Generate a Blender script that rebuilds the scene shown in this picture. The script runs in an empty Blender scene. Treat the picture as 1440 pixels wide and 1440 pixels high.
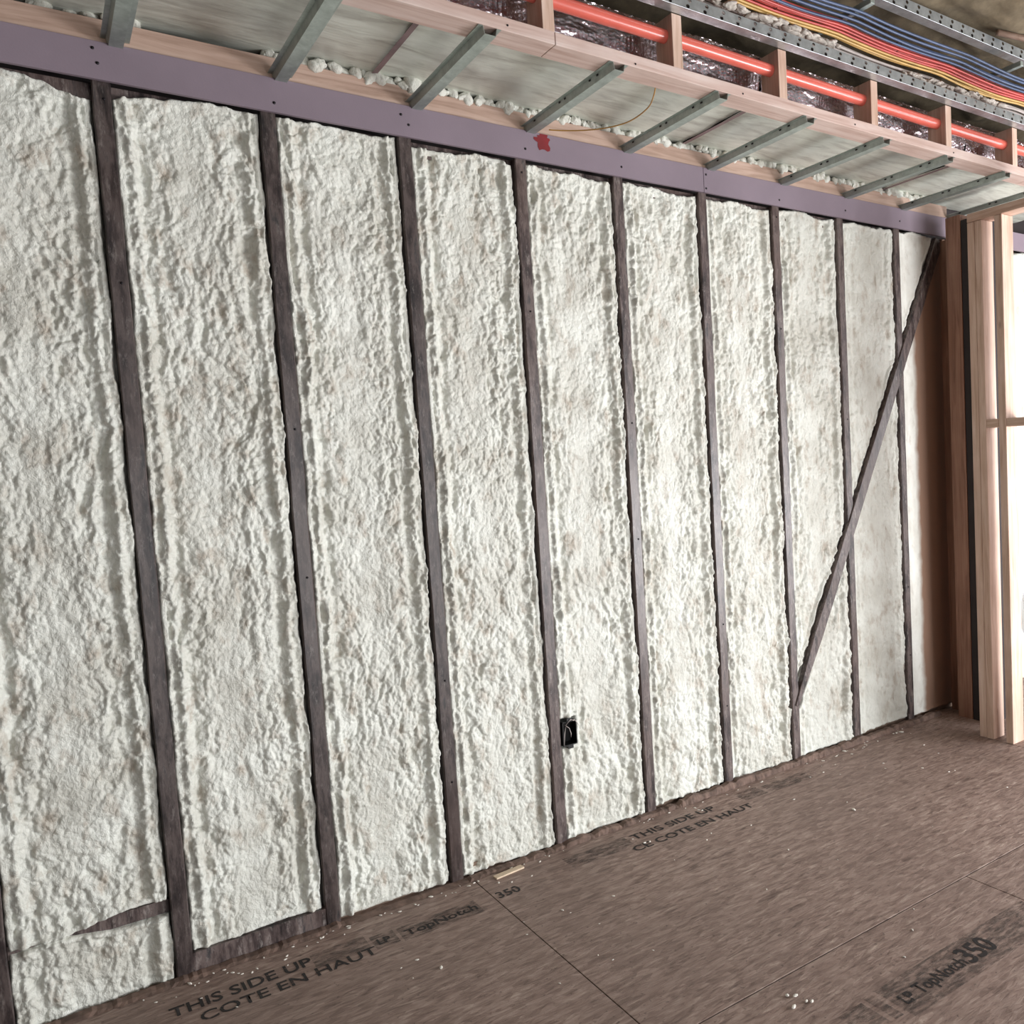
import bpy, bmesh, math, random
import numpy as np
from mathutils import Vector, Matrix, noise as mnoise

random.seed(7)
scene = bpy.context.scene
col = scene.collection

# ------------------------------------------------------------------ camera
cam_data = bpy.data.cameras.new('camera')
cam = bpy.data.objects.new('camera', cam_data)
col.objects.link(cam)
yaw, pitch, roll = 0.650363, -0.072994 - 0.00003, -0.049941
f = Vector((math.cos(pitch)*math.sin(yaw), math.cos(pitch)*math.cos(yaw), math.sin(pitch)))
rt = Vector((math.cos(yaw), -math.sin(yaw), 0))
up = rt.cross(f)
r2 = rt*math.cos(roll) + up*math.sin(roll)
u2 = -rt*math.sin(roll) + up*math.cos(roll)
m = Matrix(((r2.x, u2.x, -f.x), (r2.y, u2.y, -f.y), (r2.z, u2.z, -f.z))).to_4x4()
m.translation = Vector((-0.24826, -2.79505, 1.40475))
cam.matrix_world = m
cam_data.sensor_fit = 'HORIZONTAL'
cam_data.sensor_width = 36
cam_data.lens = 36*1218.12/1440
cam_data.shift_x = -(968.0-720)/1440
cam_data.shift_y = (733.4-720)/1440
cam_data.clip_start = 0.05
scene.camera = cam

# ------------------------------------------------------------------ world, light, exposure
w = bpy.data.worlds.new('overcast'); scene.world = w; w.use_nodes = True
w.node_tree.nodes['Background'].inputs[0].default_value = (0.86, 0.93, 1.0, 1)
w.node_tree.nodes['Background'].inputs[1].default_value = 0.43
scene.view_settings.view_transform = 'Standard'
scene.view_settings.look = 'None'
scene.view_settings.gamma = 1
scene.view_settings.use_curve_mapping = False
scene.view_settings.exposure = 0.06

def area(name, loc, target, sx, sy, power, color=(1, 1, 1)):
    d = bpy.data.lights.new(name, 'AREA'); d.shape = 'RECTANGLE'; d.size = sx; d.size_y = sy
    d.energy = power; d.color = color
    o = bpy.data.objects.new(name, d); col.objects.link(o)
    o.location = loc
    o.rotation_euler = (Vector(target)-Vector(loc)).to_track_quat('-Z', 'Y').to_euler()
    return o
# unseen lights added for raking relief and fill, standing for daylight from behind right
area('unseen_light', (4.5, -3.6, 0.65), (1.0, 0, 0.0), 1.7, 1.0, 195, (0.96, 0.98, 1.0))
area('unseen_light', (1.6, -5.6, 0.7), (0.7, 0, 0.3), 2.2, 1.0, 75, (0.98, 0.99, 1.0))
# the bright window of the room beyond the stud partition
area('unseen_light', (5.6, -2.6, 1.5), (4.2, -0.3, 1.3), 1.8, 2.0, 110, (0.97, 0.97, 1.0))

# ------------------------------------------------------------------ helpers
def link(name, me, mat=None, parent=None):
    o = bpy.data.objects.new(name, me)
    col.objects.link(o)
    if mat and not me.materials: me.materials.append(mat)
    if parent: o.parent = parent
    return o

def tag(o, label=None, cat=None, group=None, kind=None):
    if label: o['label'] = label
    if cat: o['category'] = cat
    if group: o['group'] = group
    if kind: o['kind'] = kind
    return o

def empty(name, loc=(0, 0, 0)):
    o = bpy.data.objects.new(name, None); col.objects.link(o); o.location = loc
    o.empty_display_size = 0.05
    return o

def box_me(x0, x1, y0, y1, z0, z1, bev=0.0):
    bm = bmesh.new()
    bmesh.ops.create_cube(bm, size=1)
    for v in bm.verts:
        v.co = Vector(((x0+x1)/2+v.co.x*(x1-x0), (y0+y1)/2+v.co.y*(y1-y0), (z0+z1)/2+v.co.z*(z1-z0)))
    if bev:
        bmesh.ops.bevel(bm, geom=bm.edges[:], offset=bev, segments=2, affect='EDGES', profile=0.5)
    me = bpy.data.meshes.new('box'); bm.to_mesh(me); bm.free()
    return me

def box(name, x0, x1, y0, y1, z0, z1, mat, parent=None, bev=0.0):
    return link(name, box_me(x0, x1, y0, y1, z0, z1, bev), mat, parent)

def smooth(me):
    me.polygons.foreach_set('use_smooth', [True]*len(me.polygons))

def tube_me(pts, r, sides=8, cap=True, radii=None):
    bm = bmesh.new(); rings = []
    pts = [Vector(p) for p in pts]
    for i, p in enumerate(pts):
        t = (pts[min(i+1, len(pts)-1)]-pts[max(i-1, 0)]).normalized()
        a = Vector((0, 0, 1)) if abs(t.z) < 0.9 else Vector((1, 0, 0))
        n = t.cross(a).normalized(); b = t.cross(n)
        rr = radii[i] if radii else r
        rings.append([bm.verts.new(p+(n*math.cos(q)+b*math.sin(q))*rr) for q in
                      [2*math.pi*k/sides for k in range(sides)]])
    for i in range(len(rings)-1):
        for k in range(sides):
            bm.faces.new((rings[i][k], rings[i][(k+1) % sides], rings[i+1][(k+1) % sides], rings[i+1][k]))
    if cap:
        bm.faces.new(rings[0][::-1]); bm.faces.new(rings[-1])
    bmesh.ops.recalc_face_normals(bm, faces=bm.faces[:])
    me = bpy.data.meshes.new('tube'); bm.to_mesh(me); bm.free(); smooth(me)
    return me

def prism_me(profile, axis, a0, a1, bev=0.0):
    """profile: list of 2D points, extruded along 'x' or 'y' from a0 to a1"""
    bm = bmesh.new()
    def P(u, v, a): return (a, u, v) if axis == 'x' else (u, a, v)
    A = [bm.verts.new(P(u, v, a0)) for u, v in profile]
    B = [bm.verts.new(P(u, v, a1)) for u, v in profile]
    n = len(profile)
    for i in range(n): bm.faces.new((A[i], A[(i+1) % n], B[(i+1) % n], B[i]))
    bm.faces.new(A[::-1]); bm.faces.new(B)
    bmesh.ops.recalc_face_normals(bm, faces=bm.faces[:])
    if bev: bmesh.ops.bevel(bm, geom=bm.edges[:], offset=bev, segments=1, affect='EDGES')
    me = bpy.data.meshes.new('prism'); bm.to_mesh(me); bm.free()
    return me

def grid_me(V, nu, nv):
    """V: (nv, nu, 3) array"""
    me = bpy.data.meshes.new('grid')
    me.vertices.add(nu*nv); me.vertices.foreach_set('co', V.reshape(-1).astype(np.float32))
    i = np.arange((nv-1)*(nu-1)); r = i//(nu-1); c = i % (nu-1)
    a = r*nu+c
    q = np.stack([a, a+1, a+nu+1, a+nu], 1).astype(np.int32)
    me.loops.add(q.size); me.loops.foreach_set('vertex_index', q.reshape(-1))
    me.polygons.add(len(q)); me.polygons.foreach_set('loop_start', np.arange(0, q.size, 4, dtype=np.int32))
    me.polygons.foreach_set('use_smooth', np.ones(len(q), dtype=bool))
    me.update(calc_edges=True)
    return me

# ---- numpy noise
def _h(ix, iy, s):
    n = (ix.astype(np.int64)*374761393 + iy.astype(np.int64)*668265263 + s*1274126177) & 0x7fffffff
    n = ((n ^ (n >> 13))*1274126177) & 0x7fffffff
    n = ((n ^ (n >> 16))*60493) & 0x7fffffff
    return (n & 0xffffff)/float(0xffffff)
def perlin(x, y, s=0):
    ix, iy = np.floor(x), np.floor(y); fx, fy = x-ix, y-iy
    u = fx*fx*fx*(fx*(fx*6-15)+10); v = fy*fy*fy*(fy*(fy*6-15)+10)
    def g(a, b):
        t = _h(ix+a, iy+b, s)*2*np.pi
        return np.cos(t)*(fx-a)+np.sin(t)*(fy-b)
    return 1.5*((g(0, 0)*(1-u)+g(1, 0)*u)*(1-v)+(g(0, 1)*(1-u)+g(1, 1)*u)*v)
def fbm(x, y, s=0, o=4):
    r = 0; a = 1; t = 0
    for k in range(o):
        r = r+a*perlin(x*2**k, y*2**k, s+k*17); t += a; a *= 0.5
    return r/t*1.4
def worley(x, y, s=0):
    ix, iy = np.floor(x), np.floor(y); best = np.full(x.shape, 9.0)
    for a in (-1, 0, 1):
        for b in (-1, 0, 1):
            px = ix+a+_h(ix+a, iy+b, s); py = iy+b+_h(ix+a, iy+b, s+91)
            best = np.minimum(best, (px-x)**2+(py-y)**2)
    return np.sqrt(best)
def sstep(a, b, x):
    t = np.clip((x-a)/(b-a), 0, 1); return t*t*(3-2*t)

# ------------------------------------------------------------------ materials
class MB:
    def __init__(s, name):
        s.m = bpy.data.materials.new(name); s.m.use_nodes = True
        s.nt = s.m.node_tree; s.b = s.nt.nodes['Principled BSDF']
        s.out = s.nt.nodes['Material Output']
        s.tc = s.nt.nodes.new('ShaderNodeTexCoord')
    def n(s, t, **k):
        x = s.nt.nodes.new(t)
        for a, b in k.items(): setattr(x, a, b)
        return x
    def l(s, a, b): s.nt.links.new(a, b)
    def mapping(s, scale=(1, 1, 1), rot=(0, 0, 0), loc=(0, 0, 0)):
        x = s.n('ShaderNodeMapping'); x.inputs['Scale'].default_value = scale
        x.inputs['Rotation'].default_value = rot; x.inputs['Location'].default_value = loc
        s.l(s.tc.outputs['Object'], x.inputs['Vector']); return x.outputs[0]
    def noise(s, vec=None, scale=5, detail=4, rough=0.5, dist=0.0):
        x = s.n('ShaderNodeTexNoise'); x.inputs['Scale'].default_value = scale
        x.inputs['Detail'].default_value = detail; x.inputs['Roughness'].default_value = rough
        x.inputs['Distortion'].default_value = dist
        s.l(vec if vec is not None else s.tc.outputs['Object'], x.inputs['Vector']); return x.outputs['Fac']
    def ramp(s, fac, stops):
        x = s.n('ShaderNodeValToRGB'); e = x.color_ramp.elements
        while len(e) < len(stops): e.new(0.5)
        for i, (p, c) in enumerate(stops):
            e[i].position = p; e[i].color = tuple(c)+(1,) if len(c) == 3 else c
        s.l(fac, x.inputs[0]); return x.outputs[0]
    def mix(s, fac, a, b, mode='MIX'):
        x = s.n('ShaderNodeMix', data_type='RGBA', blend_type=mode)
        for sock, v in ((x.inputs[0], fac), (x.inputs[6], a), (x.inputs[7], b)):
            if isinstance(v, (int, float)): sock.default_value = v
            elif isinstance(v, tuple): sock.default_value = v+(1,)
            else: s.l(v, sock)
        return x.outputs[2]
    def col(s, c):
        if isinstance(c, tuple): s.b.inputs['Base Color'].default_value = c+(1,)
        else: s.l(c, s.b.inputs['Base Color'])
    def bump(s, h, strength=0.5, dist=0.005):
        x = s.n('ShaderNodeBump'); x.inputs['Strength'].default_value = strength
        x.inputs['Distance'].default_value = dist
        s.l(h, x.inputs['Height']); s.l(x.outputs[0], s.b.inputs['Normal']); return x
    def set(s, **k):
        for a, v in k.items(): s.b.inputs[a.replace('_', ' ')].default_value = v

def lin(r, g, b):
    c = lambda v: (v/255/12.92) if v/255 <= 0.04045 else ((v/255+0.055)/1.055)**2.4
    return (c(r), c(g), c(b))

def mat_foam(name, c0, c1, c2, brown=None, bump=0.95):
    b = MB(name)
    n1 = b.noise(scale=4.5, detail=5, rough=0.65)
    n2 = b.noise(b.mapping((1, 1, 0.55)), scale=22, detail=4, rough=0.6)
    c = b.ramp(n1, [(0.35, c1), (0.62, c0)])
    c = b.mix(b.ramp(n2, [(0.28, (0.7, 0.7, 0.7)), (0.46, (0, 0, 0))]), c, c2)
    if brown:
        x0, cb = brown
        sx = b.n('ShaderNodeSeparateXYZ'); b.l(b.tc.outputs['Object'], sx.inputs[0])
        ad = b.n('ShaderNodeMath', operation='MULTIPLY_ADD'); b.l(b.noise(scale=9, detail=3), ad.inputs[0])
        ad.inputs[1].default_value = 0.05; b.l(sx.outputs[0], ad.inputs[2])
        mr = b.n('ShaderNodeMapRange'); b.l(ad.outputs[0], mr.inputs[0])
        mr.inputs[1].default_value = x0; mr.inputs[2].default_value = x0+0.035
        # brown with corner shade painted in, stopping at the diagonal brace
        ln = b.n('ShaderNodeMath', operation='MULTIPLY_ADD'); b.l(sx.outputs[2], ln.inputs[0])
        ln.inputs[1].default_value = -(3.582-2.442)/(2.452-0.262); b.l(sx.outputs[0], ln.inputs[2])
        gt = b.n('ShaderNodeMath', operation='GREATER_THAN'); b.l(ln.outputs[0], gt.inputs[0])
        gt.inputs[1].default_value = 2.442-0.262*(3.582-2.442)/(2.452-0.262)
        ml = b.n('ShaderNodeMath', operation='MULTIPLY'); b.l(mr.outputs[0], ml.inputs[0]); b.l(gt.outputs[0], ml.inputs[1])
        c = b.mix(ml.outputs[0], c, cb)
    b.col(c); b.set(Roughness=0.33, Specular_IOR_Level=0.5)
    h1 = b.noise(b.mapping((1, 1, 0.7), rot=(0, 0.3, 0)), scale=95, detail=5, rough=0.65, dist=0.6)
    b.bump(h1, bump, 0.006)
    if brown: b.set(Roughness=0.8, Specular_IOR_Level=0.2)
    return b.m
M = {}
M['foam'] = mat_foam('cream_foam', lin(228, 229, 220), lin(204, 202, 191), lin(166, 150, 132))
M['foam_end'] = mat_foam('cream_foam_shaded_end', lin(228, 227, 220), lin(212, 209, 200), lin(190, 182, 172),
                         brown=(3.385, lin(150, 120, 102)), bump=0.2)  # brown end darkened to paint the corner's shade into the foam

def mat_wood(name, ca, cb, cc, axis=0, rough=0.6, sc=14, knots=True):
    b = MB(name)
    st = [14, 14, 14]; st[axis] = 0.9
    n = b.noise(b.mapping(tuple(st)), scale=3.2, detail=6, rough=0.6, dist=0.8)
    n2 = b.noise(scale=5, detail=3)
    c = b.ramp(n, [(0.3, ca), (0.5, cb), (0.72, cc)])
    c = b.mix(b.ramp(n2, [(0.4, (0, 0, 0)), (0.7, (0.45, 0.45, 0.45))]), c, ca)
    if knots:
        v = b.n('ShaderNodeTexVoronoi'); sv = [4.5]*3; sv[axis] = 1.7
        b.l(b.mapping(tuple(sv)), v.inputs['Vector']); v.inputs['Scale'].default_value = 1.6
        k = b.ramp(v.outputs['Distance'], [(0.0, (1, 1, 1)), (0.075, (0, 0, 0))])
        c = b.mix(k, c, tuple(x*0.35 for x in ca))
    b.col(c); b.set(Roughness=rough)
    b.bump(n, 0.25, 0.003)
    return b.m
M['pine_x'] = mat_wood('pale_pine_lengthwise', lin(180, 150, 138), lin(206, 182, 172), lin(218, 200, 192), 0)
M['pine_z'] = mat_wood('pale_pine_upright', lin(176, 142, 122), lin(205, 175, 156), lin(220, 195, 180), 2)
M['pine_y'] = mat_wood('pine_crosswise', lin(176, 142, 122), lin(205, 175, 156), lin(220, 195, 180), 1)
M['pine_dark'] = mat_wood('brown_pine_upright', lin(120, 84, 66), lin(150, 110, 90), lin(168, 130, 108), 2)
M['ledger'] = mat_wood('tan_ledger_wood', lin(150, 122, 106), lin(184, 156, 140), lin(198, 172, 158), 0, knots=False)

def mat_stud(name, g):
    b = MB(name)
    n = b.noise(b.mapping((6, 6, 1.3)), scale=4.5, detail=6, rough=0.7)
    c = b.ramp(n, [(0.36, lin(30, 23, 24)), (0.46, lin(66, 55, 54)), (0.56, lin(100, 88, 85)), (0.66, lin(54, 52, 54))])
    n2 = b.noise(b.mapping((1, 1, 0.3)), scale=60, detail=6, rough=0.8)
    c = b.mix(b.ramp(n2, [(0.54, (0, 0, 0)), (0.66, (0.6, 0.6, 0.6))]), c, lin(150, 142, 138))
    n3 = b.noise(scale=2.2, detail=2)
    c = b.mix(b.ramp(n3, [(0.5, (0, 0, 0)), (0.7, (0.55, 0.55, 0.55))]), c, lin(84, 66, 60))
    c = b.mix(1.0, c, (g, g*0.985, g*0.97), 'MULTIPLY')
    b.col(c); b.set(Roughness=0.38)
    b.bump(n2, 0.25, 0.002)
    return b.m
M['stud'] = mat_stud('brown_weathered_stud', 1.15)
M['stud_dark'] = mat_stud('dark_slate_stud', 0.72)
def simple(name, c, rough=0.6, metal=0.0, var=0.15, sc=12, bump=0.0, bsc=60):
    b = MB(name); n = b.noise(scale=sc, detail=5, rough=0.6)
    d = tuple(x*(1-var) for x in c); e = tuple(min(1, x*(1+var)) for x in c)
    b.col(b.ramp(n, [(0.35, d), (0.65, e)])); b.set(Roughness=rough, Metallic=metal)
    if bump: b.bump(b.noise(scale=bsc, detail=4), bump, 0.003)
    return b.m
M['band'] = simple('mauve_drywall_face', lin(128, 114, 124), 0.75, 0, 0.06, 3, 0.08, 200)
M['dark'] = simple('dark_void_board', lin(40, 32, 32), 0.8)
M['sheath'] = simple('sheathing_board', lin(120, 100, 85), 0.8)
M['black'] = simple('black_plastic', lin(14, 13, 14), 0.4)
M['coral'] = simple('coral_pipe_plastic', lin(214, 104, 90), 0.25, 0, 0.10, 6)
M['hole'] = simple('screw_head_black', lin(24, 20, 24), 0.4, 0.5)
M['rust'] = simple('dark_red_paint', lin(120, 22, 30), 0.5)
M['red'] = simple('red_cable_jacket', lin(190, 74, 68), 0.4)
M['blue'] = simple('blue_cable_jacket', lin(66, 82, 114), 0.4)
M['yellow'] = simple('yellow_cable_jacket', lin(200, 160, 92), 0.4)
M['white'] = simple('white_cable_jacket', lin(196, 186, 180), 0.45)
M['orange_wire'] = simple('ochre_wire_jacket', lin(176, 130, 60), 0.45)
M['fluff'] = simple('grey_white_fibre', lin(188, 180, 170), 0.95, 0, 0.3, 30, 1.0, 60)
M['ceil'] = simple('brown_fibre_insulation', lin(112, 100, 80), 0.95, 0, 0.35, 7, 1.0, 30)
M['deck'] = simple('ceiling_deck', lin(84, 76, 68), 0.9)
M['shim'] = simple('pale_wood_shim', lin(214, 192, 165), 0.6)
M['crumb'] = simple('white_foam_crumb', lin(235, 230, 220), 0.7)
M['zip'] = simple('dark_tie_plastic', lin(60, 30, 30), 0.5)

def mat_galv(name, base, rough=0.42, metal=0.6):
    b = MB(name); n = b.noise(scale=26, detail=5, rough=0.7); n2 = b.noise(b.mapping((3, 1, 3)), scale=5, detail=3)
    c = b.ramp(n, [(0.3, tuple(x*0.7 for x in base)), (0.7, tuple(min(1, x*1.15) for x in base))])
    c = b.mix(b.ramp(n2, [(0.45, (0, 0, 0)), (0.7, (0.4, 0.4, 0.4))]), c, tuple(x*0.45 for x in base))
    b.col(c); b.set(Roughness=rough, Metallic=metal); return b.m
M['galv'] = mat_galv('galvanized_green_grey', lin(176, 186, 180))
M['strut'] = mat_galv('bright_galvanized_steel', lin(196, 202, 204), 0.35, 0.7)

def mat_ductboard():
    b = MB('foil_faced_duct_board')
    n = b.noise(b.mapping((1.2, 6, 1)), scale=4, detail=6, rough=0.65, dist=0.5)
    c = b.ramp(n, [(0.3, lin(176, 176, 166)), (0.5, lin(214, 217, 206)), (0.75, lin(230, 233, 224))])
    n2 = b.noise(scale=3.0, detail=4)
    c = b.mix(b.ramp(n2, [(0.5, (0, 0, 0)), (0.75, (0.6, 0.6, 0.6))]), c, lin(120, 112, 108))
    b.col(c); b.set(Roughness=0.42, Metallic=0.15)
    b.bump(b.noise(b.mapping((1, 8, 1)), scale=9, detail=4), 0.35, 0.006); return b.m
M['ductboard'] = mat_ductboard()
def mat_foil():
    b = MB('crinkled_foil_wrap'); n = b.noise(scale=40, detail=5, rough=0.7)
    b.col(b.ramp(n, [(0.3, lin(150, 130, 134)), (0.7, lin(214, 206, 208))])); b.set(Roughness=0.16, Metallic=1.0)
    b.bump(n, 0.5, 0.006); return b.m
M['foil'] = mat_foil()

def mat_floor():
    b = MB('brown_strand_subfloor')
    w1 = b.noise(b.mapping((4, 22, 4), rot=(0, 0, 0.35)), scale=2.4, detail=6, rough=0.7, dist=1.2)
    w2 = b.noise(b.mapping((4, 22, 4), rot=(0, 0, -0.45)), scale=2.9, detail=6, rough=0.7, dist=1.0)
    sel = b.ramp(b.noise(scale=6, detail=2), [(0.44, (0, 0, 0)), (0.56, (1, 1, 1))])
    wv = b.mix(sel, w1, w2)
    c = b.ramp(wv, [(0.32, lin(96, 76, 68)), (0.45, lin(138, 115, 105)), (0.58, lin(160, 138, 127)), (0.72, lin(196, 176, 162))])
    big = b.noise(scale=1.3, detail=3)
    c = b.mix(b.ramp(big, [(0.42, (0, 0, 0)), (0.7, (0.5, 0.5, 0.5))]), c, lin(128, 108, 99))
    sp = b.noise(scale=70, detail=2)
    c = b.mix(b.ramp(sp, [(0.66, (0, 0, 0)), (0.72, (0.5, 0.5, 0.5))]), c, lin(60, 46, 42))
    v = b.n('ShaderNodeTexVoronoi'); v.inputs['Scale'].default_value = 1
    b.l(b.mapping((26, 75, 30), rot=(0, 0, 0.2)), v.inputs['Vector'])
    hs = b.n('ShaderNodeMix', data_type='RGBA', blend_type='SOFT_LIGHT'); hs.inputs[0].default_value = 0.6
    b.l(c, hs.inputs[6]); b.l(v.outputs['Color'], hs.inputs[7])
    bw = b.n('ShaderNodeRGBToBW'); b.l(v.outputs['Color'], bw.inputs[0])
    b.l(b.ramp(bw.outputs[0], [(0, (0.2, 0.2, 0.2)), (1, (0.8, 0.8, 0.8))]), hs.inputs[7])
    b.col(hs.outputs[2]); b.set(Roughness=0.62)
    b.bump(wv, 0.6, 0.004)
    return b.m
M['floor'] = mat_floor()
def mat_ink(name, c, lo, hi):
    b = MB(name); b.col(c); b.set(Roughness=0.7)
    n = b.noise(b.mapping((5, 16, 5)), scale=4, detail=6, rough=0.75)
    a = b.ramp(n, [(lo, (0, 0, 0)), (hi, (1, 1, 1))])
    b.l(a, b.b.inputs['Alpha']); return b.m
M['ink'] = mat_ink('black_floor_ink', lin(30, 24, 24), 0.34, 0.45)
M['ink_wash'] = mat_ink('worn_grey_ink_block', lin(84, 74, 69), 0.42, 0.72)
def mat_plastic():
    b = MB('clear_plastic_sheet'); b.col(lin(205, 212, 228)); b.set(Roughness=0.15, Alpha=0.62); return b.m
M['plastic'] = mat_plastic()

# ------------------------------------------------------------------ the sprayed stud wall
S = 0.4064; ZT = 2.475; SW = 0.0215      # stud spacing, underside of the drywall strip, half stud width
wall = box('wall_left', -1.6, 6.2, 0.115, 0.135, 0.0, 3.12, M['sheath'])
tag(wall, 'exterior stud wall filled with cream sprayed foam', kind='structure')
studs = [n*S for n in range(-3, 15) if n != 9]
studs[:] = sorted(studs)
def stud_me(x, hw, seed):
    rnd = random.Random(seed)
    bm = bmesh.new(); N = 26; rings = []
    for i in range(N+1):
        z = 0.0+ZT*i/N; j = rnd.uniform(-0.0012, 0.0012); b = 0.003
        prof = [(-hw, 0.11), (-hw, b), (-hw+b, 0), (hw-b, 0), (hw, b), (hw, 0.11)]
        rings.append([bm.verts.new((x+u+j, v, z)) for u, v in prof])
    for i in range(N):
        for k in range(6):
            bm.faces.new((rings[i][k], rings[i][(k+1) % 6], rings[i+1][(k+1) % 6], rings[i+1][k]))
    bm.faces.new(rings[0][::-1]); bm.faces.new(rings[-1])
    bmesh.ops.recalc_face_normals(bm, faces=bm.faces[:])
    me = bpy.data.meshes.new('stud'); bm.to_mesh(me); bm.free(); return me
for i, x in enumerate(studs):
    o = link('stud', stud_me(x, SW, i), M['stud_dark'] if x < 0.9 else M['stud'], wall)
    # a screw head or two on the face
    for z in ([2.43, 1.55, 0.7][i % 3], [1.95, 1.1, 0.35][i % 3]):
        s = link('screw', tube_me([(x+0.004, -0.0015, z), (x+0.004, 0.004, z)], 0.0035, 8), M['hole'], o)
# top and bottom plates between the studs
for i in range(len(studs)-1):
    box('top_plate', studs[i]+SW, studs[i+1]-SW, 0.030, 0.1, ZT-0.045, ZT, M['stud'], wall)
    box('bottom_plate', studs[i]+SW, studs[i+1]-SW, 0.002 if abs(studs[i]) < 0.1 else 0.030, 0.1, 0.0,
        0.062 if abs(studs[i]) < 0.1 else 0.034, M['stud'] if studs[i] < 0.3 else M['sheath'], wall)
bl = box('blocking', -S+SW, -SW, 0.024, 0.1, 0.195, 0.232, M['stud'], wall)
# diagonal brace let into the face of the wall
BR0 = np.array([2.442, 0.262]); BR1 = np.array([3.582, 2.452]); BHW = 0.029
def brace():
    d = (BR1-BR0)/np.linalg.norm(BR1-BR0); nrm = np.array([-d[1], d[0]])
    rnd = random.Random(5); bm = bmesh.new(); rings = []; N = 30
    for i in range(N+1):
        c = BR0+(BR1-BR0)*i/N; j = rnd.uniform(-0.0012, 0.0012)
        ww = BHW*(0.35+0.65*min(1, i/4))
        row = []
        for u, y in ((-ww, 0.02), (-ww, -0.004), (-ww+0.003, -0.007), (ww-0.003, -0.007), (ww, -0.004), (ww, 0.02)):
            p = c+nrm*(u+j); row.append(bm.verts.new((p[0], y, p[1])))
        rings.append(row)
    for i in range(N):
        for k in range(6):
            bm.faces.new((rings[i][k], rings[i][(k+1) % 6], rings[i+1][(k+1) % 6], rings[i+1][k]))
    bm.faces.new(rings[0][::-1]); bm.faces.new(rings[-1])
    bmesh.ops.recalc_face_normals(bm, faces=bm.faces[:])
    me = bpy.data.meshes.new('brace'); bm.to_mesh(me); bm.free()
    o = link('diagonal_brace', me, M['stud'], wall)
    tag(o, 'dark diagonal brace crossing the studs near the corner')
brace()

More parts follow.
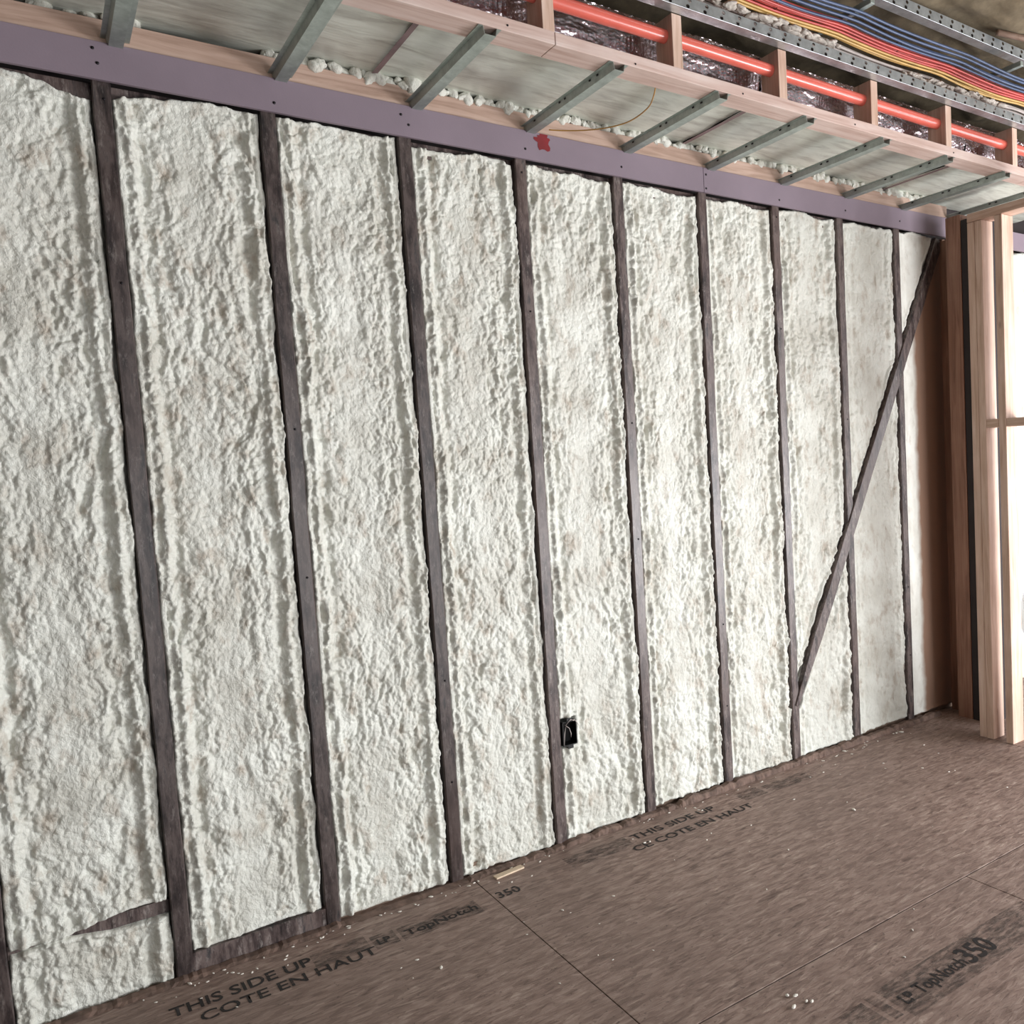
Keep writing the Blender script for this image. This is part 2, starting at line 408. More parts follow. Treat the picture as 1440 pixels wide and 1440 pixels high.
BOX = (1.243, 1.303, 0.368, 0.458)
def foam_bay(k, res):
    x0, x1 = k*S, (k+1)*S
    e = 0.022
    nu = int((x1-x0-2*(SW-e))/res)+1; nv = int((ZT+0.003)/res)+1
    xs = np.linspace(x0+SW-e, x1-SW+e, nu); zs = np.linspace(0.001, ZT+0.004, nv)
    if k == 8: xs = np.linspace(x0+SW-e, 3.66, nu)
    X, Z = np.meshgrid(xs, zs)
    sd = 100+k*13
    # warped coordinates
    wx = X+0.012*fbm(X*16, Z*16, sd+1, 3)+0.03*perlin(X*5, Z*3, sd+9); wz = Z+0.016*fbm(X*16, Z*16, sd+2, 3)
    u = (X-x0)/(x1-x0)
    wob = 0.05*perlin(X*0+k, Z*1.6, sd+3)
    mid = np.exp(-((u-0.47-wob)/0.13)**2)                     # smoother trough down the middle of each bay
    mid = mid*sstep(-0.45, 0.35, perlin(X*0+3, Z*1.9, sd+4)+0.15)
    rough = (1-0.72*mid)*(0.75+0.35*perlin(X*4, Z*3, sd+6))
    pop = 1-1.5*worley(wx*62, wz*44, sd+5)**2                   # popcorn lumps
    pop2 = 1-1.5*worley(wx*125+3, wz*95, sd+6)**2
    pop3 = 1-1.3*worley(wx*27+3, wz*15, sd+16)**2
    rid = 1-np.abs(perlin(wx*22, wz*9, sd+7))*2.2               # stretched runs
    big = fbm(X*4.5, Z*2.6, sd+8, 3)
    fine = fbm(X*120, Z*120, sd+11, 2)
    h = -0.020+0.012*big+rough*(0.0105*(pop-0.5)+0.0046*(pop2-0.5)+0.0135*(pop3-0.5)+0.007*(rid-0.5))+0.0012*fine
    # bead runs beside the studs
    dl = X-(x0+SW); dr = (x1-SW)-X
    if k == 8: dr = dr*0+0.2
    for d, s2 in ((dl, 0), (dr, 40)):
        c = 0.034+0.008*perlin(Z*3, Z*0+1, sd+20+s2)
        lump = 0.6+0.7*np.maximum(0, perlin(Z*17, Z*0+2, sd+21+s2))+0.3*pop
        h = h+0.013*lump*np.exp(-((d-c)/0.012)**2)
        h = h-0.012*np.exp(-((d-c-0.026)/0.011)**2)*(0.5+0.5*perlin(Z*2.5, Z*0+5, sd+22+s2))
    # smoother, calmer foam towards the far corner
    if k >= 7:
        calm = 0.45 if k == 7 else 0.22
        h = -0.016+(h+0.016)*calm
        if k == 8: h = -0.016+(h+0.016)*(1-0.8*sstep(3.34, 3.40, X))
    # distance to the members that stay bare (positive = open bay)
    def edge(a, b, s, amp): return amp*(fbm(a*6, b*6+s, sd+30, 3))+amp*0.22*perlin(a*45, b*45+s, sd+31)
    dL = dl-edge(Z, Z*0, 1, 0.0065)+0.003; dR = dr-edge(Z, Z*0, 7, 0.010)+0.0005
    amp_top = 0.016
    topgap = 0.000+edge(X, X*0, 3, amp_top)
    if k <= 1: topgap = topgap+0.040*np.exp(-((X+0.02)/0.11)**2)
    if k in (2, 4, 5, 3): topgap = topgap+0.010+0.012*perlin(X*7, X*0+2, sd)
    dT = (ZT-Z)-topgap
    bot = {-1: -0.03, 0: 0.062, 1: 0.004, 2: 0.0, 3: 0.0, 4: 0.014, 5: 0.008, 6: 0.012, 7: 0.025}.get(k, 0.02)
    if k == 0: dB = Z-(0.058-0.03*sstep(0.15, 0.35, X)*0+edge(X, X*0, 4, 0.006))
    else: dB = Z-bot-edge(X, X*0, 4, 0.010)
    d = np.minimum(np.minimum(dL, dR), np.minimum(dT, dB))
    if k == 8: d = np.minimum(np.minimum(dL, dB), dT)
    # diagonal brace
    if k >= 5:
        v = BR1-BR0; L = np.linalg.norm(v); v = v/L
        t = (X-BR0[0])*v[0]+(Z-BR0[1])*v[1]
        pd = (X-BR0[0])*(-v[1])+(Z-BR0[1])*v[0]
        db = np.abs(pd)-BHW-np.where(pd > 0, 0.004+0.010*fbm(t*12, t*0+3, sd+33, 4), 0.003*fbm(t*9, t*0+3, 77, 3))
        db = np.where((t > -0.02) & (t < L+0.04), db, 1.0)
        d = np.minimum(d, db)
    if k == -1:     # blocking strip, buried towards the left
        c = 0.214; hw = 0.020-0.022*sstep(-0.10, -0.30, X)
        db = np.abs(Z-c)-hw-edge(X, X*0, 5, 0.006)
        d = np.minimum(d, db)
    if k == 3:
        bx0, bx1, bz0, bz1 = BOX
        db = np.maximum(np.maximum(bx0-X, X-bx1), np.maximum(bz0-Z, Z-bz1))-0.002+0.002*perlin(X*90, Z*90, 5)
        dh = np.sqrt(((X-1.262)/1.0)**2+((Z-2.365)/1.6)**2)-0.012
        h = h-0.03*np.exp(-(np.maximum(dh, 0)/0.006)**2)
        d = np.minimum(d, db)
    # rounded rim of the foam against bare members
    rim = 0.008*np.exp(-((d-0.010)/0.007)**2)*(0.6+0.8*np.maximum(0, fbm(X*20, Z*20, sd+40, 2)))
    g = sstep(-0.001, 0.008, d)
    hb = np.minimum(h+rim, 0.012)
    hb = np.where((d < 0.02), np.maximum(hb, -0.012), hb)
    H = hb*g+(1-g)*(-0.042)
    if k == 3: # open pocket for the outlet box
        inb = (db < 0.001); H = np.where(inb, -0.05, H)
    V = np.stack([X, -H, Z], -1)
    me = grid_me(V, nu, nv)
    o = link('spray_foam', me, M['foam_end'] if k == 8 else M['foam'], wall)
    if k == 8: o['label'] = 'smooth foam with shade painted in brown beside the corner stud'
    return o
for k in range(-3, 9):
    foam_bay(k, 0.003 if -2 < k < 3 else (0.0038 if k < 6 and k > 0 else 0.005))
for k in range(9, 14):
    foam_bay(k, 0.012)

# mauve drywall strip: two lengths butted over the sixth stud from the left, one more beyond the partition
bt0, bt1 = ZT-0.001, 2.572
strip = []
for a, b_ in ((-1.4, 5*S-0.0008), (5*S+0.0008, 3.665), (3.70, 6.0)):
    o = box('drywall_strip', a, b_, -0.014, -0.001, bt0, bt1, M['band'], wall, 0.0012)
    o['label'] = 'mauve-grey drywall strip along the top of the wall'
    strip.append(o)
for x, z in ((-0.012, 2.552), (-0.004, 2.515), (0.424, 2.500), (0.80, 2.54), (0.823, 2.512), (1.235, 2.508), (1.635, 2.51),
             (2.045, 2.545), (2.043, 2.49), (2.45, 2.50), (2.87, 2.51), (3.26, 2.51)):
    link('screw', tube_me([(x, -0.0152, z), (x, -0.012, z)], 0.0042, 10), M['hole'], strip[0] if x < 2.03 else strip[1])
# dark red blotch of paint on the strip
bm = bmesh.new(); cv = bm.verts.new((1.306, -0.0150, 2.548)); rim = []
rnd = random.Random(3)
for i in range(26):
    a = 2*math.pi*i/26; r = rnd.choice((0.020, 0.032, 0.026))*(1.0 if math.sin(a) > -0.6 else 1.25)
    rim.append(bm.verts.new((1.306+1.15*r*math.cos(a), -0.0150, min(2.5705, 2.548+r*0.95*math.sin(a)))))
for i in range(26): bm.faces.new((cv, rim[i], rim[(i+1) % 26]))
me = bpy.data.meshes.new('blotch'); bm.to_mesh(me); bm.free()
link('paint_blotch', me, M['rust'], strip[0])
# wooden ledger above the strip and foam squeezed out above it
led = box('ledger', -1.4, 3.66, 0.0, 0.038, 2.573, 2.636, M['ledger'], wall, 0.002)
def lumps(name, xa, xb, n, y0, z0, size, mat, parent, seed, stretch=1.2, flat=1.0):
    rnd = random.Random(seed); bm = bmesh.new()
    for i in range(n):
        x = xa+(xb-xa)*(i+rnd.uniform(-.4, .4))/n; s = size*rnd.uniform(0.6, 1.5)
        mt = Matrix.Translation((x, y0+rnd.uniform(-0.012, 0.016), z0+rnd.uniform(-0.010, 0.016)*size/0.02)) @ \
            Matrix.Rotation(rnd.uniform(0, 3) if stretch < 1.5 else rnd.uniform(-0.35, 0.35), 4, 'Y') @ Matrix.Diagonal((s*rnd.uniform(0.8, 1.5)*stretch, s*0.9, s*flat, 1))
        bmesh.ops.create_icosphere(bm, subdivisions=3, radius=1, matrix=mt)
    for v in bm.verts:
        v.co += mnoise.noise_vector(v.co*(0.9/size))*size*0.42+mnoise.noise_vector(v.co*(2.6/size))*size*0.2
    me = bpy.data.meshes.new(name); bm.to_mesh(me); bm.free(); smooth(me)
    return link(name, me, mat, parent)
o = lumps('foam_squeeze', 0.42, 3.5, 190, 0.012, 2.644, 0.014, M['foam'], wall, 11)
tag(o, 'lumpy foam squeezed out above the wooden ledger', kind='stuff')
o = lumps('foam_squeeze', -1.0, 0.12, 26, 0.04, 2.655, 0.016, M['foam'], wall, 12)
tag(o, kind='stuff')
box('upper_backing', -1.5, 6.1, 0.10, 0.114, 2.5, 3.1, M['dark'], wall)

# ------------------------------------------------------------------ floor of strand panels
floor = box('floor', -5, 8, -8, 0.115, -0.05, -0.0045, M['dark'])
tag(floor, 'subfloor of brown strand panels', kind='structure')
panels = {}
rows = [(-1.130, 0.113), (-2.35, -1.135), (-3.57, -2.353), (-4.79, -3.573), (-6.01, -4.793), (-7.2, -6.013)]
for r, (ya, yb) in enumerate(rows):
    off = 0.859 if r % 2 == 0 else 2.080
    for j in range(-3, 4):
        xa = off+2.4385*j+0.0016; xb = off+2.4385*(j+1)-0.0016
        if xb < -4.9 or xa > 7.9: continue
        panels[(r, j)] = box('subfloor_panel', max(xa, -4.95), min(xb, 7.95), ya, yb, -0.0045, 0.0, M['floor'], floor, 0.0008)

def text(body, x, y, size, mat, parent, rot=0.0, sx=1.0, bold=0.0, shear=0.0):
    c = bpy.data.curves.new('lettering', 'FONT'); c.body = body; c.size = size; c.offset = bold; c.shear = shear
    c.resolution_u = 3
    t = bpy.data.objects.new('tmp', c); col.objects.link(t)
    dg = bpy.context.evaluated_depsgraph_get(); dg.update()
    me = bpy.data.meshes.new_from_object(t.evaluated_get(dg))
    bpy.data.objects.remove(t)
    ca, sa = math.cos(rot), math.sin(rot)
    for v in me.vertices:
        X, Y = v.co.x*sx, v.co.y
        v.co = Vector((x+X*ca-Y*sa, y+X*sa+Y*ca, 0.0009))
    me.materials.clear()
    return link('printed_lettering', me, mat, parent)
def patch(x0, x1, y0, y1, mat, parent, z=0.0005, skew=0.0):
    bm = bmesh.new(); vs = [bm.verts.new(p) for p in ((x0, y0, z), (x1, y0, z), (x1+skew, y1, z), (x0+skew, y1, z))]
    bm.faces.new(vs); me = bpy.data.meshes.new('patch'); bm.to_mesh(me); bm.free()
    return link('printed_band', me, mat, parent)
p0 = panels[(0, -1)]; p1 = panels[(0, 0)]; q = panels[(1, -1)]
text('THIS SIDE UP', -0.060, -0.190, 0.072, M['ink'], p0, 0.02, 0.86, 0.0012)
text('COTE EN HAUT', 0.0, -0.262, 0.066, M['ink'], p0, 0.02, 0.98, 0.0009)
patch(0.30, 0.455, -0.215, -0.125, M['ink_wash'], p0)
patch(0.465, 0.535, -0.235, -0.150, M['ink_wash'], p0)
text('LP', 0.476, -0.212, 0.05, M['ink'], p0, 0, 0.8, 0.0012)
patch(0.545, 0.80, -0.245, -0.155, M['ink_wash'], p0)
text('TopNotch', 0.560, -0.222, 0.055, M['ink'], p0, 0.02, 1.0, 0.001)
text('350', 0.868, -0.205, 0.062, M['ink'], p1, 0.0, 0.9, 0.001)
text('THIS SIDE UP', 1.44, -0.150, 0.060, M['ink'], p1, 0.01, 1.15, 0.001)
text('CE COTE EN HAUT', 1.39, -0.235, 0.058, M['ink'], p1, 0.01, 1.15, 0.001)
patch(1.16, 1.42, -0.19, -0.10, M['ink_wash'], p1)
patch(1.98, 2.10, -0.165, -0.08, M['ink_wash'], p1)
patch(2.12, 2.36, -0.175, -0.095, M['ink_wash'], p1)
patch(1.245, 1.33, -1.445, -1.345, M['ink_wash'], q)
patch(1.345, 1.375, -1.445, -1.335, M['ink_wash'], q)
patch(1.39, 2.07, -1.47, -1.335, M['ink_wash'], q)
patch(1.407, 1.462, -1.435, -1.375, M['ink_wash'], q, 0.0007)
text('LP', 1.412, -1.427, 0.055, M['ink'], q, 0, 0.8, 0.001)
text('TopNotch', 1.475, -1.425, 0.060, M['ink'], q, 0, 0.80, 0.001)
text('350', 1.680, -1.432, 0.100, M['ink'], q, 0, 0.86, 0.0022)
patch(-0.6, -0.1, -0.30, -0.21, M['ink_wash'], p0)

we = box('light_blocking_wall', -4.9, -4.8, -8, 0.1, 0, 3.16, M['sheath']); tag(we, kind='structure')  # unseen far-left wall, added to cut light from the left
# floor litter
sh = box('wood_shim', -0.055, 0.055, -0.013, 0.013, 0, 0.006, M['shim'], None, 0.001)
sh.location = (0.972, -0.062, 0.0006); sh.rotation_euler = (0, 0, 0.10)
tag(sh, 'small pale wood shim lying on the floor near the foot of the wall', 'wood scrap')
rnd = random.Random(21); bm = bmesh.new()
for i in range(240):
    x = rnd.uniform(-0.2, 3.2); y = -abs(rnd.gauss(0, 0.05))-0.012 if rnd.random() < 0.62 else rnd.uniform(-2.0, -0.1)
    s = rnd.uniform(0.0012, 0.0035)
    if rnd.random() < 0.06: s *= 2
    bmesh.ops.create_icosphere(bm, subdivisions=1, radius=1, matrix=Matrix.Translation((x, y, s*0.5)) @
                               Matrix.Rotation(rnd.uniform(0, 3), 4, 'Z') @ Matrix.Diagonal((s*2.0, s, s*0.6, 1)))
for x, y in ((1.21, -1.2), (1.225, -1.215), (1.24, -1.26), (1.23, -1.25), (1.19, -1.245), (1.45, -0.2), (1.47, -0.205)):
    bmesh.ops.create_icosphere(bm, subdivisions=1, radius=1, matrix=Matrix.Translation((x, y, 0.003)) @ Matrix.Rotation(rnd.uniform(-.6, .6), 4, 'Z') @ Matrix.Diagonal((rnd.uniform(.004, .012), rnd.uniform(.003, .006), 0.003, 1)))
me = bpy.data.meshes.new('crumbs'); bm.to_mesh(me); bm.free()
tag(link('foam_crumbs', me, M['crumb']), 'tiny white foam crumbs scattered over the brown floor', 'debris', kind='stuff')
# torn dark paper and dust along the foot of the wall
bm = bmesh.new(); rnd = random.Random(8); prev = None
xs = np.linspace(-1.3, 3.45, 420)
for i, x in enumerate(xs):
    hh = 0.003+(0.006 if x < 1.0 else 0.018)*abs(float(perlin(np.array([x*14.0]), np.array([1.5]), 4)[0]))+rnd.uniform(0, 0.004)
    if 0.42 < x < 0.85: hh *= 0.35
    if x > 1.75: hh += 0.012
    a = bm.verts.new((x, -0.030-rnd.uniform(0, 0.008), 0.0006)); b_ = bm.verts.new((x, -0.022, hh)); c = bm.verts.new((x, 0.0, hh*0.9+0.003))
    if prev:
        bm.faces.new((prev[0], a, b_, prev[1])); bm.faces.new((prev[1], b_, c, prev[2]))
    prev = (a, b_, c)
me = bpy.data.meshes.new('skirt'); bm.to_mesh(me); bm.free()
tag(link('debris_strip_left', me, simple('dusty_brown_scraps', lin(108, 88, 78), 0.85, 0, 0.35, 30)), kind='structure')

# ------------------------------------------------------------------ electrical box and its wires
eb = empty('electrical_box', (BOX[0], 0.0, BOX[2]))
tag(eb, 'black outlet box with loose white wires set in the foam beside a stud', 'electrical box')
def ebx(name, a, b_, c, d, e, g): 
    me = box_me(a-BOX[0], b_-BOX[0], c, d, e-BOX[2], g-BOX[2], 0.0008); return link(name, me, M['black'], eb)
x0, x1, z0, z1 = BOX
x0 += 0.001
ebx('back_plate', x0, x1, 0.035, 0.038, z0, z1); ebx('side_wall', x0, x0+0.003, -0.008, 0.035, z0, z1)
ebx('side_wall', x1-0.003, x1, -0.008, 0.035, z0, z1); ebx('side_wall', x0, x1, -0.008, 0.035, z0, z0+0.003)
ebx('side_wall', x0, x1, -0.008, 0.035, z1-0.003, z1); ebx('mounting_ear', x0+0.018, x1-0.018, -0.010, -0.007, z1-0.001, z1+0.012)
ebx('mounting_ear', x0+0.018, x1-0.018, -0.010, -0.007, z0-0.012, z0+0.001)
for pts in ([(0.006, -0.004, 0.004), (0.008, -0.010, 0.05), (0.015, -0.012, 0.082), (0.034, -0.014, 0.098), (0.05, -0.01, 0.088)],
            [(0.012, -0.006, 0.080), (0.026, -0.014, 0.066), (0.033, -0.012, 0.045), (0.036, -0.004, 0.028)],
            [(0.030, -0.012, 0.094), (0.046, -0.02, 0.096), (0.058, -0.016, 0.082), (0.066, -0.016, 0.068)]):
    link('wire', tube_me(pts, 0.0012, 6), M['white'], eb)

# ------------------------------------------------------------------ soffit frame (ladder of 2x4s)
sf = empty('soffit_frame', (0, -0.584, 2.586))
tag(sf, 'pale pine ladder frame of the soffit with upright cripple studs under the ceiling', 'wood frame')
def loc_box(name, parent, a, b_, c, d, e, g, mat, bev=0.0015):
    L = parent.location
    return link(name, box_me(a-L.x, b_-L.x, c-L.y, d-L.y, e-L.z, g-L.z, bev), mat, parent)
for a, b_ in ((-1.4, 1.0455), (1.0475, 3.49), (3.492, 6.0)):
    loc_box('bottom_rail', sf, a, b_, -0.584, -0.495, 2.588, 2.624, M['pine_x'])
for x in (-0.8, -0.34, 0.115, 0.572, 1.029, 1.486, 1.939, 2.415, 2.873, 3.353, 3.81, 4.27):
    loc_box('cripple_stud', sf, x-0.019, x+0.019, -0.583, -0.495, 2.624, 2.786, M['pine_z'] )
for x in (0.35, 0.9, 1.32, 1.75, 2.3, 2.9):       # nail heads and knots on the rail
    link('nail', tube_me([(x, -0.006+0.584*0-0.0, 0.0) , (x, 0.004, 0.0)], 0.003, 6), M['hole'], sf).location = (0, 0.0045, 0.014+0.004*math.sin(x*9))

# furring channels from the wall to the soffit frame
ordn = ['first', 'second', 'third', 'fourth', 'fifth', 'sixth', 'seventh', 'eighth', 'ninth', 'tenth']
# hat profile, opening upwards: flat face down, two sloped sides, two flanges on top
W, Hh, T = 0.0165, 0.0215, 0.0012
hat = [(-0.033, Hh), (-0.033, Hh-T), (-W-0.0045, Hh-T), (-W, 0), (W, 0), (W+0.0045, Hh-T), (0.033, Hh-T), (0.033, Hh),
       (W+0.0045-T, Hh), (W-T, T), (-W+T, T), (-W-0.0045+T, Hh)]
fc_me = prism_me(hat, 'y', -0.583, -0.004)
fc_me.materials.append(M['galv'])
slots = bmesh.new()
for yy in (-0.50, -0.455, -0.30, -0.265, -0.09):
    a = -0.0225; 
    for (u0, u1) in ((0, 0.012),):
        vs = [slots.verts.new(v) for v in ((-W-0.0042, yy, 0.013), (-W-0.0042, yy+0.012, 0.013), (-W-0.0052, yy+0.012, 0.0185), (-W-0.0052, yy, 0.0185))]
        slots.faces.new(vs)
sl_me = bpy.data.meshes.new('slots'); slots.to_mesh(sl_me); slots.free(); sl_me.materials.append(M['hole'])
for n in range(-1, 10):
    x = n*S+0.041
    if n == 9: x = 3.672
    o = bpy.data.objects.new('furring_channel', fc_me); col.objects.link(o)
    o.location = (x, 0, 2.5655)
    o.rotation_euler = (0, 0, random.uniform(-0.012, 0.012))
    if n < 0: lab = 'grey steel furring channel beyond the left end of the soffit, at the frame edge'
    elif n == 9: lab = 'grey steel furring channel at the right end of the soffit, over the wooden partition'
    else: lab = 'grey steel furring channel, %s from the left of those under the soffit duct' % ordn[n]
    tag(o, lab, 'metal channel', 'furring channels under the soffit')
    if 3 <= n:
        s_ = bpy.data.objects.new('slot_row', sl_me); col.objects.link(s_); s_.parent = o; s_['kind'] = 'stuff'

# foil wrapped duct in the soffit
duct = empty('duct', (0, 0, 2.66))
tag(duct, 'wide foil-faced rectangular duct lying inside the soffit', 'duct')
seams = [-1.4, -0.49, 0.73, 1.95, 3.17, 4.4]
for i in range(len(seams)-1):
    a, b_ = seams[i]+0.002, seams[i+1]-0.002
    nu = int((b_-a)/0.02); nv = 24
    X, Y = np.meshgrid(np.linspace(a, b_, nu), np.linspace(-0.448, 0.085, nv))
    Zb = 0.002+0.006*fbm(X*3, Y*4, 50+i, 3)
    link('bottom_panel', grid_me(np.stack([X, Y, Zb], -1), nu, nv), M['ductboard'], duct)
    nu = int((b_-a)/0.005); nv = 40
    X, Z = np.meshgrid(np.linspace(a, b_, nu), np.linspace(0.0, 0.155, nv))
    bub = np.sqrt(np.maximum(0, 1-(((X*70) % 1-0.5)**2+((Z*80+0.5*np.floor(X*70) % 2) % 1-0.5)**2)*3.5))
    Yf = -0.452-0.003*bub-0.010*fbm(X*5, Z*14, 60+i, 4)-0.003*np.abs(perlin(X*14, Z*60, 70+i))
    link('foil_side', grid_me(np.stack([X, Yf, Z], -1), nu, nv), M['foil'], duct)
    link('top_panel', box_me(a, b_, -0.45, 0.085, 0.155, 0.158), M['foil'], duct)
    if i:
        link('seam_tape', box_me(seams[i]-0.010, seams[i]+0.006, -0.447, 0.08, -0.0075, -0.006), simple('grey_seam_tape', lin(150, 128, 130), 0.5, 0.2), duct)

# coral sprinkler pipe through the cripple studs
pp = empty('sprinkler_pipe', (0, -0.54, 2.728))
tag(pp, 'glossy coral-red plastic sprinkler pipe running through the soffit studs', 'pipe')
pts = [(x, -0.003*math.sin(x*1.1), 0.002*math.sin(x*1.7)-0.002*(x-1.5)) for x in np.linspace(-1.3, 5.0, 60)]
link('pipe_run', tube_me(pts, 0.0205, 24), M['coral'], pp)

# ------------------------------------------------------------------ perforated struts
def strut(name, y_far, z_bot, depth, face, xa, xb, label):
    e = empty(name, (0, y_far-depth, z_bot))
    tag(e, label, 'metal strut', 'perforated steel struts under the ceiling')
    t = 0.002
    link('underside', box_me(xa, xb, 0.0, depth, 0, t, 0.0004), M['strut'], e)
    link('lip', tube_me([(x, -0.0003, 0.001) for x in np.linspace(xa, xb, 30)], 0.0016, 6), M['strut'], e)
    bm = bmesh.new(); cw = 0.034; rowh = face/2
    n = int((xb-xa)/cw)
    for r in range(2):
        for i in range(n):
            x = xa+i*cw; za = r*rowh; hole = (i % 2 == 0) if r == 0 else (i % 2 == 0)
            off = 0.004 if r else -0.004
            co = [(x, za), (x+cw/2, za), (x+cw, za), (x+cw, za+rowh/2), (x+cw, za+rowh), (x+cw/2, za+rowh), (x, za+rowh), (x, za+rowh/2)]
            o_ = [bm.verts.new((a, 0, b_)) for a, b_ in co]
            if hole:
                cx, cz = x+cw/2+off, za+rowh/2; R = min(rowh*0.36, 0.0072)
                an = [225, 270, 315, 0, 45, 90, 135, 180]
                I = [bm.verts.new((cx+R*1.15*math.cos(math.radians(q_)), 0, cz+R*math.sin(math.radians(q_)))) for q_ in an]
                J = [bm.verts.new((v.co.x, t, v.co.z)) for v in I]
                for k in range(8):
                    bm.faces.new((o_[k], o_[(k+1) % 8], I[(k+1) % 8], I[k]))
                    bm.faces.new((I[k], I[(k+1) % 8], J[(k+1) % 8], J[k]))
            else: bm.faces.new(o_)
    bmesh.ops.remove_doubles(bm, verts=bm.verts[:], dist=1e-5)
    me = bpy.data.meshes.new('perf'); bm.to_mesh(me); bm.free()
    link('perforated_face', me, M['strut'], e)
    link('back_face', box_me(xa, xb, depth-t, depth, t, face), M['dark'], e)
strut('perforated_strut', -0.585, 2.787, 0.040, 0.036, -1.3, 4.6, 'long perforated galvanized strut lying along the front of the soffit studs')
strut('perforated_strut', -0.672, 2.998, 0.040, 0.040, 0.4, 4.6, 'perforated galvanized strut above the blue cables, nearest the ceiling insulation')

# ------------------------------------------------------------------ cables
def cable(kind, i, y, z, r, mat, label, group, xa=0.3, xb=4.6, wob=0.006):
    rnd = random.Random(hash((len(kind), i)) % 9999+i*7); p1, p2, p3 = rnd.uniform(0, 6), rnd.uniform(0, 6), rnd.uniform(0, 6)
    pts = []
    for x in np.linspace(xa, xb, 70):
        tie = abs(math.sin((x-0.35)*math.pi/0.62))           # bundles sag between their ties
        pts.append((x, y+wob*math.sin(x*2.3+p1)*tie+wob*0.8*math.sin(x*5.1+p2)*tie, z-0.012*tie+wob*0.7*math.sin(x*3.7+p3)*tie))
    o = link(kind, tube_me(pts, r, 8), mat)
    tag(o, label, 'cable', group)
for i, (y, z) in enumerate([(-0.592, 2.916), (-0.600, 2.926), (-0.609, 2.916), (-0.617, 2.926), (-0.626, 2.916), (-0.635, 2.927)]):
    cable('red_cable', i, y, z, 0.0044, M['red'], 'red cable under the ceiling, %s of its bundle counted from the yellow cables' % ordn[i], 'red cables', wob=0.0025)
for i, (y, z) in enumerate([(-0.650, 2.916), (-0.662, 2.926), (-0.676, 2.916), (-0.692, 2.926), (-0.708, 2.93)]):
    cable('blue_cable', i+20, y, z, 0.0046, M['blue'], 'blue cable under the ceiling, %s of its bundle counted from the red cables' % ordn[i], 'blue cables', wob=0.004)
for i, (y, z) in enumerate([(-0.564, 2.912), (-0.578, 2.914), (-0.553, 2.918)]):
    cable('yellow_cable', i+40, y, z, 0.0046, M['yellow'], 'yellow cable between the red and white cables, %s' % ('middle one', 'nearest the red', 'nearest the white')[i], 'yellow cables', wob=0.003)
for i, (y, z) in enumerate([(-0.500, 2.892), (-0.512, 2.902), (-0.524, 2.892), (-0.538, 2.900), (-0.528, 2.910)]):
    cable('white_cable', i+60, y, z, 0.0050, M['white'], 'dusty white cable above the lower steel strut, %s' % ('farthest from the yellow cables', 'second from the wall side', 'in the middle of its bundle', 'nearest the yellow cables', 'uppermost of its bundle')[i], 'white cables', wob=0.004)
for i, x in enumerate((1.30, 1.90, 2.52, 3.14, 3.7)):
    ring = [(x+0.03*math.cos(a)*0.3, -0.607+0.034*math.cos(a), 2.921+0.017*math.sin(a)) for a in np.linspace(0, 2*math.pi, 20)]
    o = link('cable_tie', tube_me(ring, 0.0016, 6, False), M['zip'])
    tag(o, 'dark plastic tie looped round the red cables, %s from the left' % ordn[i], 'cable tie', 'ties round the red cables')
# cross bars that carry the cables
for i, x in enumerate((1.28, 2.2, 3.12, 4.04)):
    o = box('support_bar', x, x+0.022, -0.76, -0.44, 2.935, 2.955, M['galv'], None, 0.002)
    tag(o, 'short dark steel bar crossing over the cables, %s from the left' % ordn[i], 'metal bar', 'bars above the cables')
# ragged fibre scraps between the lower strut and the cables
for i, (x0_, x1_, y, z, s) in enumerate(((1.2, 1.6, -0.575, 2.868, 0.016), (1.66, 2.25, -0.57, 2.874, 0.012), (2.62, 2.95, -0.56, 2.872, 0.009), (2.98, 3.3, -0.56, 2.876, 0.011))):
    lab = ['large ragged grey fibre scrap at the left end of the lower strut', 'long torn white fibre scrap behind the middle of the lower strut',
           'small torn fibre scrap under the yellow cables', 'crumpled white fibre scrap at the right end of the cables'][i]
    tag(lumps('insulation_scrap', x0_, x1_, 34, y, z, s, M['fluff'], None, 40+i, 1.6, 0.5), lab, 'insulation')

# thin ochre wire hanging below the soffit
wp = [(1.456, -0.500, 2.600), (1.466, -0.47, 2.575), (1.483, -0.41, 2.560), (1.487, -0.30, 2.556), (1.465, -0.20, 2.563), (1.425, -0.11, 2.575), (1.37, -0.05, 2.583), (1.33, -0.02, 2.588)]
def catmull(P, n=6):
    P = [Vector(p) for p in P]; out = []
    for i in range(len(P)-1):
        a, b_, c, d = P[max(i-1, 0)], P[i], P[i+1], P[min(i+2, len(P)-1)]
        for k in range(n):
            t = k/n; out.append(0.5*((2*b_)+(c-a)*t+(2*a-5*b_+4*c-d)*t*t+(3*b_-a-3*c+d)*t**3))
    out.append(P[-1]); return out
tag(link('loose_wire', tube_me(catmull(wp), 0.0022, 6), M['orange_wire']), 'thin ochre wire hanging in a loop below the soffit', 'wire')

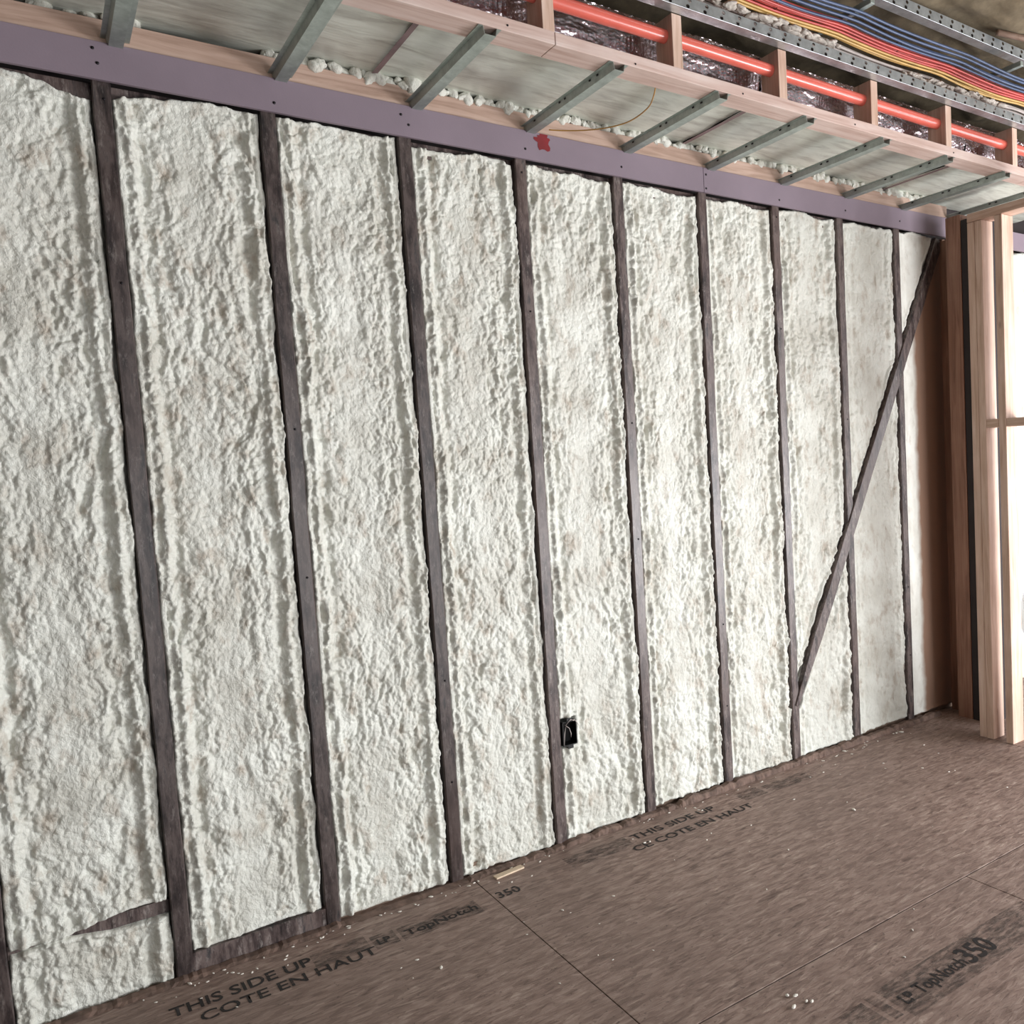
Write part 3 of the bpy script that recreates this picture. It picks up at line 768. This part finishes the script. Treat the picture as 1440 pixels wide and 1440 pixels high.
# ------------------------------------------------------------------ ceiling
ce = box('ceiling', -5, 8, -8, 0.115, 3.16, 3.2, M['deck']); tag(ce, kind='structure')
nu, nv = 260, 150
X, Y = np.meshgrid(np.linspace(-1.0, 7.5, nu), np.linspace(-3.2, 0.11, nv))
Zc = 3.085+0.045*fbm(X*2.2, Y*3.5, 81, 5)+0.02*np.abs(perlin(X*3, Y*9, 82))
o = link('insulation_batt', grid_me(np.stack([X, Y, Zc], -1), nu, nv), M['ceil'], ce)
o['label'] = 'sagging brown fibre insulation'
o = link('wooden_stick', tube_me([(3.0, -0.735, 3.045), (3.62, -0.90, 3.02)], 0.012, 8), M['ledger'])
tag(o, 'thin wooden stick leaning across the ceiling insulation at upper right', 'stick')

# ------------------------------------------------------------------ stud partition at the far end
wr = empty('wall_right', (3.3, -0.3, 0)); tag(wr, 'open pine stud partition at the far end', kind='structure')
PX = 3.30
loc_box('corner_stud_and_fill', wr, 3.50, 3.64, -0.188, -0.103, 0.0, 2.53, M['pine_dark'])
loc_box('corner_stud_and_fill', wr, 3.585, 3.64, -0.100, -0.001, 0.0, 2.45, M['pine_dark'])  # added to close the gap where next-room light grazes the wall
loc_box('corner_stud_and_fill', wr, 3.500, 3.64, -0.300, -0.192, 0.0, 2.50, M['dark'])  # dark filler plate, painted so the gap before the post looks black
ya = -0.325
def ypx(y): return y
loc_box('partition_stud', wr, PX, PX+0.089, -0.440, -0.403, 0.0, 2.42, M['pine_z'], 0.003)
loc_box('partition_stud', wr, PX, PX+0.089, -0.402, -0.364, 0.0, 2.42, M['pine_z'], 0.003)
for y in (-0.505, -0.905, -1.305):
    loc_box('partition_stud', wr, PX, PX+0.089, y-0.038, y, 0.0, 2.42, M['pine_z'], 0.003)
loc_box('partition_rail', wr, PX, PX+0.089, -1.4, -0.364, 2.421, 2.46, M['pine_y'], 0.002)
prev = -0.441
for y in (-0.504, -0.904, -1.304):
    loc_box('partition_blocking', wr, PX+0.002, PX+0.087, y, prev, 1.475, 1.513, M['pine_y'], 0.002); prev = y-0.040

# crumpled clear plastic sheet beyond the partition
nu, nv = 40, 60
U, V = np.meshgrid(np.linspace(0, 1, nu), np.linspace(0, 1, nv))
wdt = 0.10+0.34*V**0.8
Xp = 3.60+0.05*np.sin(U*14+V*3)*(0.3+V)+0.03*fbm(U*4, V*5, 91, 3)
Yp = -0.42-wdt*U+0.02*np.sin(V*7); Zp = 0.66-0.655*V+0.012*np.sin(U*9)*(1-V)
pl = link('plastic_sheet', grid_me(np.stack([Xp, Yp, Zp], -1), nu, nv), M['plastic'])
tag(pl, 'crumpled bluish clear plastic sheet standing behind the end partition', 'plastic sheet')
